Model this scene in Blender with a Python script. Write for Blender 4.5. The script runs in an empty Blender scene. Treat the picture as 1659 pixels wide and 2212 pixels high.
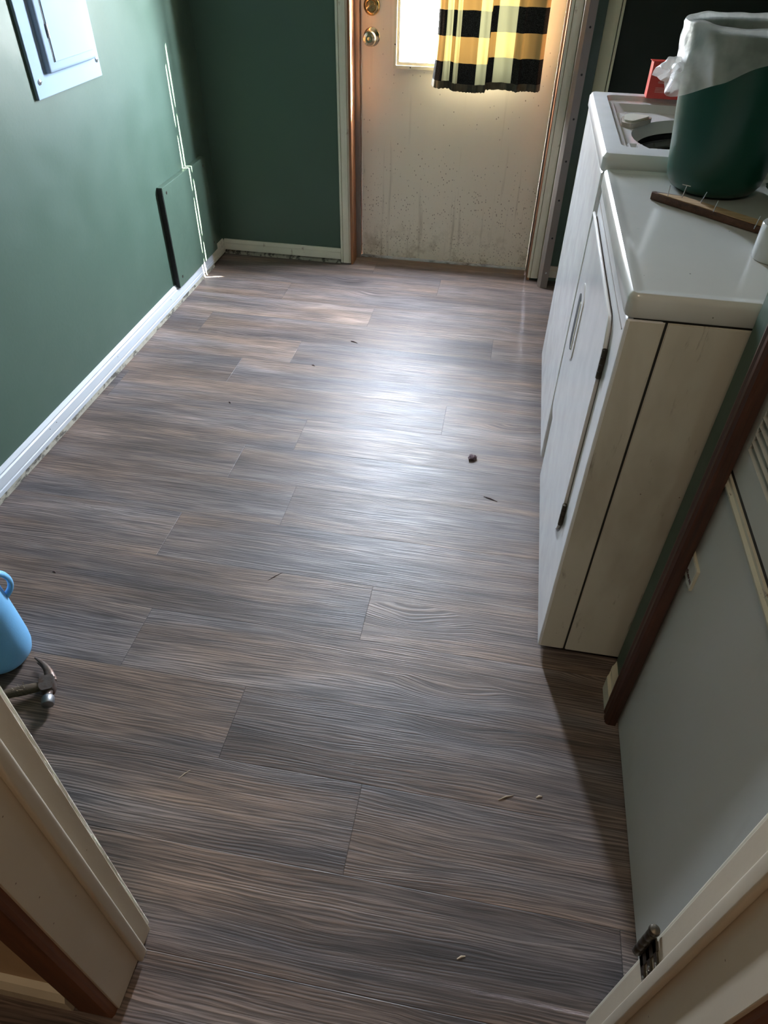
import bpy, bmesh, math, random
from mathutils import Vector, Matrix, noise
random.seed(7)
S = bpy.context.scene
COL = S.collection

# ------------------------------------------------------------------ camera
H = 1.37
TH, PS, RO = 0.735593, -0.1611316, 0.0223050
Fv = Vector((math.sin(PS)*math.cos(TH), math.cos(PS)*math.cos(TH), -math.sin(TH)))
Rr = Vector((math.cos(PS), -math.sin(PS), 0))
Uu = Rr.cross(Fv)
R2 = math.cos(RO)*Rr + math.sin(RO)*Uu
U2 = -math.sin(RO)*Rr + math.cos(RO)*Uu
cam = bpy.data.cameras.new('camera')
cam.sensor_fit = 'VERTICAL'; cam.sensor_height = 36.0; cam.lens = 1478.0/2212*36
cam.clip_start = 0.02; cam.clip_end = 200
co = bpy.data.objects.new('camera', cam); COL.objects.link(co)
M = Matrix((R2, U2, -Fv)).transposed().to_4x4(); M.translation = (0, 0, H)
co.matrix_world = M
S.camera = co

# ------------------------------------------------------------------ light
S.view_settings.view_transform = 'Standard'; S.view_settings.look = 'None'
S.view_settings.gamma = 1; S.view_settings.use_curve_mapping = False
S.view_settings.exposure = 0.0
try:
    S.cycles.use_denoising = True
    S.cycles.sample_clamp_indirect = 8.0
    S.cycles.max_bounces = 14; S.cycles.diffuse_bounces = 8; S.cycles.transparent_max_bounces = 16
except Exception: pass

W = bpy.data.worlds.new('daylight'); S.world = W; W.use_nodes = True
nt = W.node_tree; nt.nodes.clear()
o_ = nt.nodes.new('ShaderNodeOutputWorld'); bg = nt.nodes.new('ShaderNodeBackground')
tc = nt.nodes.new('ShaderNodeTexCoord'); sx = nt.nodes.new('ShaderNodeSeparateXYZ'); cr = nt.nodes.new('ShaderNodeValToRGB')
nt.links.new(tc.outputs['Generated'], sx.inputs[0]); nt.links.new(sx.outputs['Z'], cr.inputs[0])
cr.color_ramp.elements[0].position = 0.0; cr.color_ramp.elements[0].color = (0.66, 0.66, 0.62, 1)
cr.color_ramp.elements[1].position = 0.08; cr.color_ramp.elements[1].color = (0.84, 0.92, 1.06, 1)
nt.links.new(cr.outputs[0], bg.inputs[0]); bg.inputs[1].default_value = 280.0
nt.links.new(bg.outputs[0], o_.inputs[0])

def light(name, kind, loc, energy, color, size=None, size_y=None, direction=None):
    l = bpy.data.lights.new(name, kind); l.energy = energy; l.color = color
    if kind == 'AREA':
        l.shape = 'RECTANGLE'; l.size = size; l.size_y = size_y
    elif kind == 'POINT': l.shadow_soft_size = size
    elif kind == 'SUN': l.angle = size
    ob = bpy.data.objects.new(name, l); COL.objects.link(ob); ob.location = loc
    if direction: ob.rotation_euler = Vector(direction).to_track_quat('-Z', 'Y').to_euler()
    return ob
# sky light through the door's window: a portal guides the sampling of the sky
pl = light('window_portal', 'AREA', (-0.280, 3.425, 1.363), 1, (1, 1, 1), 0.54, 1.10, (0, -1, 0))
pl.data.cycles.is_portal = True
sun = light('sun', 'SUN', (2, 5, 4), 350.0, (1.0, 0.90, 0.74), math.radians(0.08), direction=(-1, -.35, -.8))
# warm ceiling lamp of the hallway behind the camera
lamp = light('hallway_lamp', 'AREA', (-0.05, -0.14, 2.24), 6.5, (1.0, 0.80, 0.58), 0.35, 0.35, (0, 0, -1))

# ------------------------------------------------------------------ materials
def nodes(name):
    m = bpy.data.materials.new(name); m.use_nodes = True
    t = m.node_tree; b = t.nodes['Principled BSDF']
    return m, t, b
def N(t, k, **kw):
    n = t.nodes.new(k)
    for a, v in kw.items():
        if a.startswith('i_'):
            n.inputs[a[2:].replace('_', ' ')].default_value = v
        else: setattr(n, a, v)
    return n
def mixc(t, fac, a, b, mode='MIX'):
    n = t.nodes.new('ShaderNodeMix'); n.data_type = 'RGBA'; n.blend_type = mode
    for s, v in ((0, fac), (6, a), (7, b)):
        if hasattr(v, 'links'): t.links.new(v, n.inputs[s])
        elif s == 0: n.inputs[0].default_value = v
        else: n.inputs[s].default_value = (*v, 1) if len(v) == 3 else v
    return n.outputs[2]
def math_(t, op, a, b=None, clamp=False):
    n = t.nodes.new('ShaderNodeMath'); n.operation = op; n.use_clamp = clamp
    for i, v in enumerate((a, b)):
        if v is None: continue
        if hasattr(v, 'links'): t.links.new(v, n.inputs[i])
        else: n.inputs[i].default_value = v
    return n.outputs[0]
def mapr(t, v, a, b, c=0, d=1):
    n = t.nodes.new('ShaderNodeMapRange'); t.links.new(v, n.inputs[0])
    for i, x in enumerate((a, b, c, d)): n.inputs[i+1].default_value = x
    return n.outputs[0]
def coords(t, scale=(1, 1, 1), kind='Object'):
    a = N(t, 'ShaderNodeTexCoord'); b = N(t, 'ShaderNodeMapping')
    t.links.new(a.outputs[kind], b.inputs[0]); b.inputs['Scale'].default_value = scale
    return b.outputs[0]
def noi(t, vec, scale, detail=3, rough=.5, dist=0):
    n = N(t, 'ShaderNodeTexNoise'); t.links.new(vec, n.inputs['Vector'])
    n.inputs['Scale'].default_value = scale; n.inputs['Detail'].default_value = detail
    n.inputs['Roughness'].default_value = rough; n.inputs['Distortion'].default_value = dist
    return n.outputs['Fac']
def bump(t, b, h, strength=.3, dist=.002):
    n = N(t, 'ShaderNodeBump'); n.inputs['Strength'].default_value = strength; n.inputs['Distance'].default_value = dist
    t.links.new(h, n.inputs['Height']); t.links.new(n.outputs[0], b.inputs['Normal'])

def paint(name, col, rough=.5, var=.12, vscale=3, bs=0, bscale=60, stains=None, flecks=None, metal=0, coat=0, spec=.5):
    """painted / plastic / metal surface with mottling, optional stains (color, scale, lo, hi, stretch) and flecks (color, scale, density)"""
    m, t, b = nodes(name)
    v = coords(t)
    c2 = tuple(x*(1-var*2) for x in col)
    c = mixc(t, noi(t, v, vscale, 4, .6), c2, tuple(min(1, x*(1+var)) for x in col))
    if stains:
        for sc_, s_, lo, hi, st in stains:
            f = mapr(t, noi(t, coords(t, st), s_, 5, .65, .3), lo, hi)
            c = mixc(t, math_(t, 'MULTIPLY', f, .85, True), c, sc_)
    if flecks:
        fc, fs, dens = flecks
        vo = N(t, 'ShaderNodeTexVoronoi'); t.links.new(v, vo.inputs['Vector']); vo.inputs['Scale'].default_value = fs
        near = mapr(t, vo.outputs['Distance'], .07, .035)
        pick = N(t, 'ShaderNodeSeparateColor'); t.links.new(vo.outputs['Color'], pick.inputs[0])
        sel = math_(t, 'LESS_THAN', pick.outputs[0], dens)
        c = mixc(t, math_(t, 'MULTIPLY', near, sel, True), c, fc)
    t.links.new(c, b.inputs['Base Color'])
    rr = mapr(t, noi(t, v, vscale*4, 3), .3, .7, rough*.85, min(1, rough*1.15)); t.links.new(rr, b.inputs['Roughness'])
    b.inputs['Metallic'].default_value = metal; b.inputs['Specular IOR Level'].default_value = spec
    b.inputs['Coat Weight'].default_value = coat; b.inputs['Coat Roughness'].default_value = .15
    if bs: bump(t, b, noi(t, v, bscale, 4), bs, .001)
    return m
def wood(name, dark, light_, axis='z', scale=14, rough=.45, bs=.25, coat=0):
    m, t, b = nodes(name)
    st = {'z': (1, 1, .05), 'x': (.05, 1, 1), 'y': (1, .05, 1)}[axis]
    v = coords(t, st)
    g = noi(t, v, scale*5, 6, .65, .6)
    c = mixc(t, mapr(t, g, .32, .68), dark, light_)
    big = noi(t, coords(t, tuple(x*1.5 for x in st)), scale, 2)
    c = mixc(t, mapr(t, big, .35, .7, 0, .55), c, tuple(x*.55 for x in dark))
    t.links.new(c, b.inputs['Base Color']); b.inputs['Roughness'].default_value = rough
    b.inputs['Coat Weight'].default_value = coat
    bump(t, b, g, bs, .001)
    return m

# vinyl plank floor
def floor_mat():
    m, t, b = nodes('vinyl_planks')
    at = N(t, 'ShaderNodeAttribute'); at.attribute_name = 'plank'
    tcn = N(t, 'ShaderNodeTexCoord')
    off = N(t, 'ShaderNodeVectorMath'); off.operation = 'SCALE'; t.links.new(at.outputs['Vector'], off.inputs[0]); off.inputs['Scale'].default_value = 37.0
    ad = N(t, 'ShaderNodeVectorMath'); ad.operation = 'ADD'; t.links.new(tcn.outputs['Object'], ad.inputs[0]); t.links.new(off.outputs[0], ad.inputs[1])
    def sc(s):
        mp = N(t, 'ShaderNodeMapping'); t.links.new(ad.outputs[0], mp.inputs[0]); mp.inputs['Scale'].default_value = s; return mp.outputs[0]
    # low frequency warp makes the grain wander
    w1 = N(t, 'ShaderNodeTexNoise'); t.links.new(sc((1.3, 7, 1)), w1.inputs['Vector']); w1.inputs['Scale'].default_value = 1.0; w1.inputs['Detail'].default_value = 3
    sep = N(t, 'ShaderNodeSeparateXYZ'); t.links.new(ad.outputs[0], sep.inputs[0])
    # knots: sparse cells pull the grain around them
    kv = N(t, 'ShaderNodeTexVoronoi'); t.links.new(sc((1.5, 4.2, 1)), kv.inputs['Vector']); kv.inputs['Scale'].default_value = 1.3
    kpick = N(t, 'ShaderNodeSeparateColor'); t.links.new(kv.outputs['Color'], kpick.inputs[0])
    ksel = math_(t, 'LESS_THAN', kpick.outputs[0], .5)
    kd = kv.outputs['Distance']
    kwarp = math_(t, 'MULTIPLY', mapr(t, kd, 0.0, .30, .035, 0), ksel)
    yy = math_(t, 'ADD', math_(t, 'ADD', sep.outputs['Y'], math_(t, 'MULTIPLY', w1.outputs['Fac'], .055)), kwarp)
    cmb = N(t, 'ShaderNodeCombineXYZ'); t.links.new(math_(t, 'MULTIPLY', sep.outputs['X'], 1.0), cmb.inputs[0]); t.links.new(yy, cmb.inputs[1])
    def sc2(s):
        mp = N(t, 'ShaderNodeMapping'); t.links.new(cmb.outputs[0], mp.inputs[0]); mp.inputs['Scale'].default_value = s; return mp.outputs[0]
    lw = noi(t, sc2((4, 55, 1)), 1.0, 3, .55, .2)
    ph = math_(t, 'ADD', math_(t, 'MULTIPLY', yy, 2*math.pi/.0062), math_(t, 'MULTIPLY', lw, 16.0))
    sn = math_(t, 'ADD', math_(t, 'MULTIPLY', math_(t, 'SINE', ph), .5), .5)
    rn = noi(t, sc2((6, 300, 1)), 1.0, 2, .6, .35)
    amp = mapr(t, noi(t, sc2((2.5, 22, 1)), 1.0, 3, .6, .3), .36, .58, .15, 1)
    ridge = math_(t, 'ADD', math_(t, 'MULTIPLY', math_(t, 'MULTIPLY', math_(t, 'SUBTRACT', sn, .5), .26), amp), rn)   # 6 mm embossed ridges
    fine = noi(t, sc2((14, 900, 1)), 1.0, 3, .7, .1)
    band = noi(t, sc2((.9, 17, 1)), 1.0, 4, .6, .2)             # broad tonal streaks
    cloud = noi(t, sc2((2.2, 6, 1)), 1.0, 3, .5)
    rmp = N(t, 'ShaderNodeValToRGB'); e = rmp.color_ramp
    e.elements[0].position = .30; e.elements[0].color = (.046, .036, .033, 1)
    e.elements[1].position = .72; e.elements[1].color = (.25, .195, .162, 1)
    x = e.elements.new(.43); x.color = (.088, .067, .059, 1)
    x = e.elements.new(.56); x.color = (.148, .113, .096, 1)
    tone = math_(t, 'ADD', math_(t, 'MULTIPLY', band, .62), math_(t, 'MULTIPLY', cloud, .38))
    ps = N(t, 'ShaderNodeSeparateXYZ'); t.links.new(at.outputs['Vector'], ps.inputs[0])
    tone = math_(t, 'ADD', tone, mapr(t, ps.outputs['X'], 0, 1, -.045, .045))
    t.links.new(tone, rmp.inputs[0])
    r1 = mapr(t, ridge, .38, .66, .56, 1.62)
    r2 = mapr(t, fine, .3, .7, .80, 1.18)
    mul = math_(t, 'MULTIPLY', r1, r2)
    grey = N(t, 'ShaderNodeCombineColor')
    for i in range(3): t.links.new(mul, grey.inputs[i])
    c = mixc(t, 1.0, rmp.outputs[0], grey.outputs[0], 'MULTIPLY')
    hue = mapr(t, noi(t, sc2((1.1, 9, 1)), 1.0, 3, .55), .38, .60)
    c = mixc(t, 1.0, c, mixc(t, hue, (.86, .93, 1.06), (1.10, .98, .88)), 'MULTIPLY')
    kn = math_(t, 'MULTIPLY', mapr(t, kd, .17, .02), ksel)
    kn = math_(t, 'MULTIPLY', kn, mapr(t, fine, .30, .55), True)
    c = mixc(t, math_(t, 'MULTIPLY', kn, .8), c, (.022, .018, .017))
    # joints from the per-plank uv (metres from the plank's edges)
    uv = N(t, 'ShaderNodeUVMap'); uv.uv_map = 'edge'
    us = N(t, 'ShaderNodeSeparateXYZ'); t.links.new(uv.outputs[0], us.inputs[0])
    je = math_(t, 'MINIMUM', us.outputs['X'], us.outputs['Y'])
    jl = mapr(t, je, .0004, .0012, 1, 0)
    c = mixc(t, math_(t, 'MULTIPLY', jl, .55), c, (.02, .017, .016))
    t.links.new(c, b.inputs['Base Color'])
    t.links.new(mapr(t, ridge, .35, .65, .53, .42), b.inputs['Roughness'])
    b.inputs['Specular IOR Level'].default_value = .5
    hh = math_(t, 'ADD', math_(t, 'MULTIPLY', ridge, 1.0), math_(t, 'MULTIPLY', fine, .25))
    hh = math_(t, 'SUBTRACT', hh, math_(t, 'MULTIPLY', jl, .8))
    bump(t, b, hh, .5, .0015)
    return m

MAT = {}
MAT['floor'] = floor_mat()
MAT['green'] = paint('green_wall_paint', (.062, .102, .074), .48, .10, 2, .25, 90, flecks=((.55, .62, .58), 16, .06), spec=.35)
MAT['green2'] = paint('green_panel_paint', (.066, .106, .076), .46, .08, 4, .2, 120, spec=.45, flecks=((.5, .58, .54), 26, .10))
MAT['green_shaded'] = paint('shaded_green_wall_paint', (.016, .021, .015), .6, .10, 3, .2, 90, spec=.2)  # wall green darkened so its colour carries the alcove's shade
MAT['tan'] = paint('tan_hall_wall', (.56, .40, .24), .6, .08, 3, .2, 90)
MAT['ceil'] = paint('ceiling_paint', (.26, .25, .22), .8, .05, 3)
MAT['white_trim'] = paint('white_trim_paint', (.52, .545, .57), .45, .03, 6)
MAT['old_trim'] = paint('aged_cream_trim', (.70, .65, .52), .5, .08, 8, .2, 80,
    stains=[((.20, .10, .04), 30, .63, .75, (1, 1, .5))], flecks=((.12, .07, .04), 70, .22))
MAT['dirty'] = paint('dirty_glue_strip', (.36, .33, .26), .8, .3, 30, .5, 200, stains=[((.03, .025, .02), 40, .5, .6, (1, .4, 1))])
MAT['jamb'] = paint('worn_jamb_paint', (.60, .51, .39), .5, .08, 5, .2, 80,
    stains=[((.30, .19, .10), 7, .58, .78, (1, 1, .35))], flecks=((.16, .10, .06), 45, .16))
MAT['brown'] = wood('dark_stained_wood', (.036, .012, .006), (.105, .036, .017), 'z', 16, .42)
MAT['redwood'] = wood('reddish_jamb_wood', (.22, .085, .035), (.46, .20, .09), 'z', 20, .45)
MAT['greytrim'] = paint('taupe_metal', (.20, .165, .14), .42, .06, 5)
MAT['cream'] = paint('cream_board', (.80, .78, .56), .40, .06, 6, stains=[((.30, .22, .12), 9, .60, .8, (1, 1, .15))])
MAT['appl'] = paint('appliance_enamel', (.80, .79, .79), .22, .03, 4, coat=.4)
MAT['appl_old'] = paint('aged_appliance_enamel', (.62, .585, .50), .34, .06, 2.2,
    stains=[((.34, .29, .22), 3.4, .50, .74, (1, 1, .35)), ((.20, .16, .12), 22, .62, .74, (1.6, 1.6, .30))], flecks=((.12, .08, .05), 42, .22))
MAT['appl_top'] = paint('speckled_enamel_top', (.60, .60, .57), .22, .04, 4, coat=.3,
    stains=[((.33, .31, .28), 30, .70, .76, (1, .5, 1))], flecks=((.10, .09, .08), 40, .14))
MAT['tub'] = paint('bisque_tub_enamel', (.58, .52, .46), .25, .05, 4, coat=.3, stains=[((.40, .28, .22), 7, .55, .8, (1, 1, 1))])
MAT['dark'] = paint('black_gap', (.012, .011, .010), .7, .1, 10)
MAT['furn'] = paint('furnace_enamel', (.50, .495, .465), .38, .04, 2,
    stains=[((.30, .28, .24), 5, .58, .85, (1, 1, .35)), ((.10, .09, .08), 30, .71, .77, (1, 1, .25))], flecks=((.09, .08, .07), 30, .08))
MAT['furn_dirty'] = paint('sooty_louvre_enamel', (.46, .44, .40), .5, .12, 12, stains=[((.10, .085, .07), 22, .56, .72, (1, .3, 1))])
MAT['cream_edge'] = paint('yellowed_edge', (.56, .52, .41), .4, .1, 20, stains=[((.14, .06, .04), 40, .64, .7, (1, .5, 1))])
MAT['panel'] = paint('breaker_panel_enamel', (.27, .35, .45), .75, .03, 5, spec=.12)
MAT['screw'] = paint('zinc_screw', (.55, .55, .56), .3, .1, 40, metal=1)
MAT['darkmetal'] = paint('tarnished_hinge', (.10, .085, .065), .42, .3, 60, .3, 200, metal=.8)
MAT['brass'] = paint('antique_brass', (.52, .36, .17), .24, .08, 30, metal=1)
MAT['brass2'] = paint('pewter_brass', (.62, .48, .30), .2, .08, 30, metal=1)
MAT['red'] = paint('red_carton', (.62, .035, .020), .40, .08, 14)
MAT['redprint'] = paint('pale_print', (.85, .55, .45), .5, .05, 10)
MAT['bucket'] = paint('dark_green_plastic', (.006, .062, .042), .34, .10, 8, .15, 60)
MAT['jug'] = paint('sky_blue_plastic', (.20, .52, .86), .42, .06, 10, .3, 260)
MAT['rag'] = paint('teal_terry_cloth', (.10, .17, .14), .95, .25, 40, 1.0, 160)
MAT['hamsteel'] = paint('rusty_steel', (.16, .12, .10), .40, .30, 60, .5, 150, metal=.6, stains=[((.10, .045, .025), 45, .45, .65, (1, 1, 1))])
MAT['hamface'] = paint('polished_steel', (.34, .34, .35), .38, .12, 60, metal=1)
MAT['hamhandle'] = wood('weathered_hickory', (.045, .028, .018), (.17, .115, .065), 'x', 40, .7, .5)
MAT['batten_in'] = wood('raw_pine', (.42, .26, .12), (.70, .50, .30), 'x', 30, .6)
MAT['batten_out'] = wood('brown_stained_batten', (.055, .022, .012), (.15, .065, .035), 'x', 30, .4)
MAT['core'] = paint('cardboard_core', (.36, .14, .06), .8, .1, 30)
MAT['tape'] = paint('glossy_white_tape', (.62, .63, .63), .16, .04, 10, coat=.5)
MAT['sill'] = paint('aluminium_threshold', (.50, .52, .52), .5, .2, 25, .2, 150, stains=[((.10, .08, .06), 30, .52, .66, (.4, 1, 1))])
MAT['moulding'] = paint('window_moulding', (.74, .66, .50), .4, .03, 8)
MAT['lint'] = paint('purple_grey_lint', (.10, .06, .07), .95, .2, 80)
MAT['chip'] = paint('pale_wood_chip', (.52, .42, .30), .8, .1, 60)
MAT['drum'] = paint('grey_drum_enamel', (.20, .195, .175), .3, .08, 10)
MAT['print_dark'] = paint('dark_lettering', (.055, .02, .02), .5, .05, 20)
MAT['hallwood'] = wood('chestnut_casing_wood', (.085, .026, .008), (.22, .075, .022), 'z', 10, .5)

MAT['reducer'] = wood('brown_sill_reducer', (.10, .07, .05), (.19, .14, .105), 'x', 30, .5)

MAT['hemcloth'] = paint('gathered_hem_cotton', (.13, .105, .06), .9, .3, 30, .6, 260, stains=[((.03, .028, .02), 16, .46, .54, (1, .3, .1))])
# exterior door paint: rust and grime specks thicken towards the bottom
m, t, b = nodes('door_cream_paint')
v = coords(t); sp = N(t, 'ShaderNodeSeparateXYZ'); t.links.new(v, sp.inputs[0])
c = mixc(t, noi(t, coords(t, (1, 1, .3)), 5, 4), (.76, .68, .56), (.86, .77, .64))
vo = N(t, 'ShaderNodeTexVoronoi'); t.links.new(coords(t, (1.3, 1.3, .8)), vo.inputs['Vector']); vo.inputs['Scale'].default_value = 95
pk = N(t, 'ShaderNodeSeparateColor'); t.links.new(vo.outputs['Color'], pk.inputs[0])
low = mapr(t, sp.outputs['Z'], .0, .55, .85, .04)
sel = math_(t, 'LESS_THAN', pk.outputs[0], low)
dot = math_(t, 'MULTIPLY', math_(t, 'MULTIPLY', mapr(t, vo.outputs['Distance'], .32, .15), sel), mapr(t, noi(t, v, 9, 3), .38, .56), True)
c = mixc(t, math_(t, 'MULTIPLY', dot, .8), c, (.13, .065, .025))
streak = mapr(t, noi(t, coords(t, (1, 1, .06)), 38, 4), .60, .72)
c = mixc(t, math_(t, 'MULTIPLY', math_(t, 'MULTIPLY', streak, mapr(t, sp.outputs['Z'], .1, .8, .5, .12)), 1.0), c, (.30, .22, .14))
bl = math_(t, 'MULTIPLY', mapr(t, noi(t, v, 16, 5, .7), .50, .68), mapr(t, sp.outputs['Z'], .03, .22, 1, 0), True)
c = mixc(t, math_(t, 'MULTIPLY', bl, .6), c, (.26, .17, .07))
t.links.new(c, b.inputs['Base Color']); b.inputs['Roughness'].default_value = .42
bump(t, b, noi(t, coords(t, (1, 1, .1)), 120, 3), .15, .001)
MAT['door'] = m

# glass: thin pane, clear with a faint reflection
m = bpy.data.materials.new('window_glass'); m.use_nodes = True; t = m.node_tree; t.nodes.clear()
o_ = N(t, 'ShaderNodeOutputMaterial'); mx = N(t, 'ShaderNodeMixShader'); tr = N(t, 'ShaderNodeBsdfTransparent'); gl = N(t, 'ShaderNodeBsdfGlossy')
gl.inputs['Roughness'].default_value = .02; mx.inputs[0].default_value = .06; tr.inputs[0].default_value = (.97, .99, 1, 1)
t.links.new(tr.outputs[0], mx.inputs[1]); t.links.new(gl.outputs[0], mx.inputs[2]); t.links.new(mx.outputs[0], o_.inputs[0])
MAT['glass'] = m

# plaid curtain cloth
m = bpy.data.materials.new('buffalo_plaid_cotton'); m.use_nodes = True; t = m.node_tree; t.nodes.clear()
o_ = N(t, 'ShaderNodeOutputMaterial'); mx = N(t, 'ShaderNodeMixShader'); tl = N(t, 'ShaderNodeBsdfTranslucent'); df = N(t, 'ShaderNodeBsdfDiffuse')
uv = N(t, 'ShaderNodeUVMap'); uv.uv_map = 'cloth'
su = N(t, 'ShaderNodeSeparateXYZ'); t.links.new(uv.outputs[0], su.inputs[0])
cu = math_(t, 'FLOORED_MODULO', math_(t, 'FLOOR', su.outputs['X']), 2.0)
cv = math_(t, 'FLOORED_MODULO', math_(t, 'FLOOR', su.outputs['Y']), 2.0)
wv = noi(t, coords(t, (1, 1, 1)), 600, 2)
blk = mixc(t, mapr(t, wv, .45, .7), (.010, .009, .008), (.055, .055, .050))
drow = mixc(t, cu, blk, (.44, .41, .27))
lrow = mixc(t, cu, (.43, .29, .125), (.76, .62, .31))
c = mixc(t, cv, drow, lrow)
gm = N(t, 'ShaderNodeGamma'); t.links.new(c, gm.inputs[0]); gm.inputs[1].default_value = 1.8
thru = mixc(t, 1.0, gm.outputs[0], (.45, .45, .45), 'MULTIPLY')
t.links.new(thru, tl.inputs[0]); t.links.new(c, df.inputs[0]); mx.inputs[0].default_value = .05
t.links.new(df.outputs[0], mx.inputs[1]); t.links.new(tl.outputs[0], mx.inputs[2]); t.links.new(mx.outputs[0], o_.inputs[0])
MAT['plaid'] = m

# milky plastic film
m = bpy.data.materials.new('milky_plastic_film'); m.use_nodes = True; t = m.node_tree; t.nodes.clear()
o_ = N(t, 'ShaderNodeOutputMaterial'); b = N(t, 'ShaderNodeBsdfPrincipled'); tr = N(t, 'ShaderNodeBsdfTransparent'); mx = N(t, 'ShaderNodeMixShader')
tl = N(t, 'ShaderNodeBsdfTranslucent'); m2 = N(t, 'ShaderNodeMixShader'); tl.inputs[0].default_value = (.85, .85, .82, 1)
b.inputs['Base Color'].default_value = (.80, .80, .78, 1); b.inputs['Roughness'].default_value = .28
v = coords(t); bn = N(t, 'ShaderNodeBump'); bn.inputs['Strength'].default_value = .5; bn.inputs['Distance'].default_value = .004
t.links.new(noi(t, v, 55, 4, .6, .8), bn.inputs['Height']); t.links.new(bn.outputs[0], b.inputs['Normal'])
m2.inputs[0].default_value = .35; t.links.new(b.outputs[0], m2.inputs[1]); t.links.new(tl.outputs[0], m2.inputs[2])
t.links.new(mapr(t, noi(t, v, 18, 3), .35, .65, .36, .64), mx.inputs[0]); t.links.new(tr.outputs[0], mx.inputs[1]); t.links.new(m2.outputs[0], mx.inputs[2]); t.links.new(mx.outputs[0], o_.inputs[0])
MAT['film'] = m

# ------------------------------------------------------------------ mesh helpers
ORG = {}
def tag(o, label=None, cat=None, group=None, kind=None):
    if label: o['label'] = label
    if cat: o['category'] = cat
    if group: o['group'] = group
    if kind: o['kind'] = kind
    return o
def thing(name, loc, label, cat, group=None, kind=None):
    o = bpy.data.objects.new(name, None); COL.objects.link(o); o.location = loc; o.empty_display_size = .05
    ORG[o.name] = Vector(loc)
    return tag(o, label, cat, group, kind)
def obj(name, bm, mat, parent=None, smooth=False, loc=None):
    """link a bmesh given in world coordinates as ONE object"""
    bmesh.ops.recalc_face_normals(bm, faces=bm.faces)
    me = bpy.data.meshes.new(name)
    if parent is not None: org = ORG[parent.name]
    else:
        if loc is None:
            xs = [v.co.x for v in bm.verts]; ys = [v.co.y for v in bm.verts]; zs = [v.co.z for v in bm.verts]
            loc = ((min(xs)+max(xs))/2, (min(ys)+max(ys))/2, min(zs))
        org = Vector(loc)
    bmesh.ops.translate(bm, verts=bm.verts, vec=-org)
    if smooth:
        for f in bm.faces: f.smooth = True
        for e in bm.edges:
            if len(e.link_faces) == 2 and e.calc_face_angle(0) > math.radians(38): e.smooth = False
    bm.to_mesh(me); bm.free()
    o = bpy.data.objects.new(name, me); COL.objects.link(o)
    me.materials.append(mat if not isinstance(mat, str) else MAT[mat])
    if parent is not None: o.parent = parent
    else: o.location = org
    ORG[o.name] = org
    return o
def NB(): return bmesh.new()
def add_box(bm, x0, x1, y0, y1, z0, z1, bev=0, seg=2, mtx=None):
    r = bmesh.ops.create_cube(bm, size=1)
    vs = r['verts']
    for v in vs:
        v.co = Vector((x0+(v.co.x+.5)*(x1-x0), y0+(v.co.y+.5)*(y1-y0), z0+(v.co.z+.5)*(z1-z0)))
    if bev:
        es = list({e for v in vs for e in v.link_edges})
        r2 = bmesh.ops.bevel(bm, geom=es, offset=bev, segments=seg, affect='EDGES', profile=.6)
        vs = list({v for f in r2['faces'] for v in f.verts} | {v for v in vs if v.is_valid})
    if mtx is not None: bmesh.ops.transform(bm, matrix=mtx, verts=[v for v in vs if v.is_valid])
    return bm
def box(*a, **k): return add_box(NB(), *a, **k)
def add_prism(bm, pts, a0, a1, axis='z', mtx=None):
    """extrude a closed 2D outline; axis z: pts=(x,y); axis y: pts=(x,z); axis x: pts=(y,z)"""
    def P(p, a):
        return {'z': (p[0], p[1], a), 'y': (p[0], a, p[1]), 'x': (a, p[0], p[1])}[axis]
    v0 = [bm.verts.new(P(p, a0)) for p in pts]; v1 = [bm.verts.new(P(p, a1)) for p in pts]
    n = len(pts)
    for i in range(n): bm.faces.new((v0[i], v0[(i+1) % n], v1[(i+1) % n], v1[i]))
    bm.faces.new(v0[::-1]); bm.faces.new(v1)
    if mtx is not None: bmesh.ops.transform(bm, matrix=mtx, verts=v0+v1)
    return bm
def prism(*a, **k): return add_prism(NB(), *a, **k)
def add_lathe(bm, prof, seg=32, mtx=None, cap=True, sx=1, sy=1):
    """prof: list of (r,z), around z"""
    rings = []
    for r, z in prof:
        rings.append([bm.verts.new((r*sx*math.cos(2*math.pi*i/seg), r*sy*math.sin(2*math.pi*i/seg), z)) for i in range(seg)])
    for a, b_ in zip(rings, rings[1:]):
        for i in range(seg): bm.faces.new((a[i], a[(i+1) % seg], b_[(i+1) % seg], b_[i]))
    if cap:
        if prof[0][0] > 1e-5: bm.faces.new(rings[0][::-1])
        if prof[-1][0] > 1e-5: bm.faces.new(rings[-1])
    allv = [v for r in rings for v in r]
    if mtx is not None: bmesh.ops.transform(bm, matrix=mtx, verts=allv)
    return bm
def lathe(*a, **k): return add_lathe(NB(), *a, **k)
def add_tube(bm, pts, rad, seg=10, side=None):
    pts = [Vector(p) for p in pts]; rings = []
    up = Vector((0, 0, 1))
    for i, p in enumerate(pts):
        d = (pts[min(i+1, len(pts)-1)]-pts[max(i-1, 0)]).normalized()
        a = d.cross(up) if side is None else Vector(side)
        if a.length < .05: a = d.cross(Vector((1, 0, 0)))
        a.normalize(); b_ = d.cross(a).normalized()
        r = rad[i] if isinstance(rad, (list, tuple)) else rad
        if not isinstance(r, tuple): r = (r, r)
        rings.append([bm.verts.new(p+a*r[0]*math.cos(2*math.pi*k/seg)+b_*r[1]*math.sin(2*math.pi*k/seg)) for k in range(seg)])
    for a, b_ in zip(rings, rings[1:]):
        for i in range(seg): bm.faces.new((a[i], a[(i+1) % seg], b_[(i+1) % seg], b_[i]))
    bm.faces.new(rings[0][::-1]); bm.faces.new(rings[-1])
    return bm
def tube(*a, **k): return add_tube(NB(), *a, **k)
def T(x, y, z): return Matrix.Translation((x, y, z))
def RX(a): return Matrix.Rotation(math.radians(a), 4, 'X')
def RY(a): return Matrix.Rotation(math.radians(a), 4, 'Y')
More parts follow.
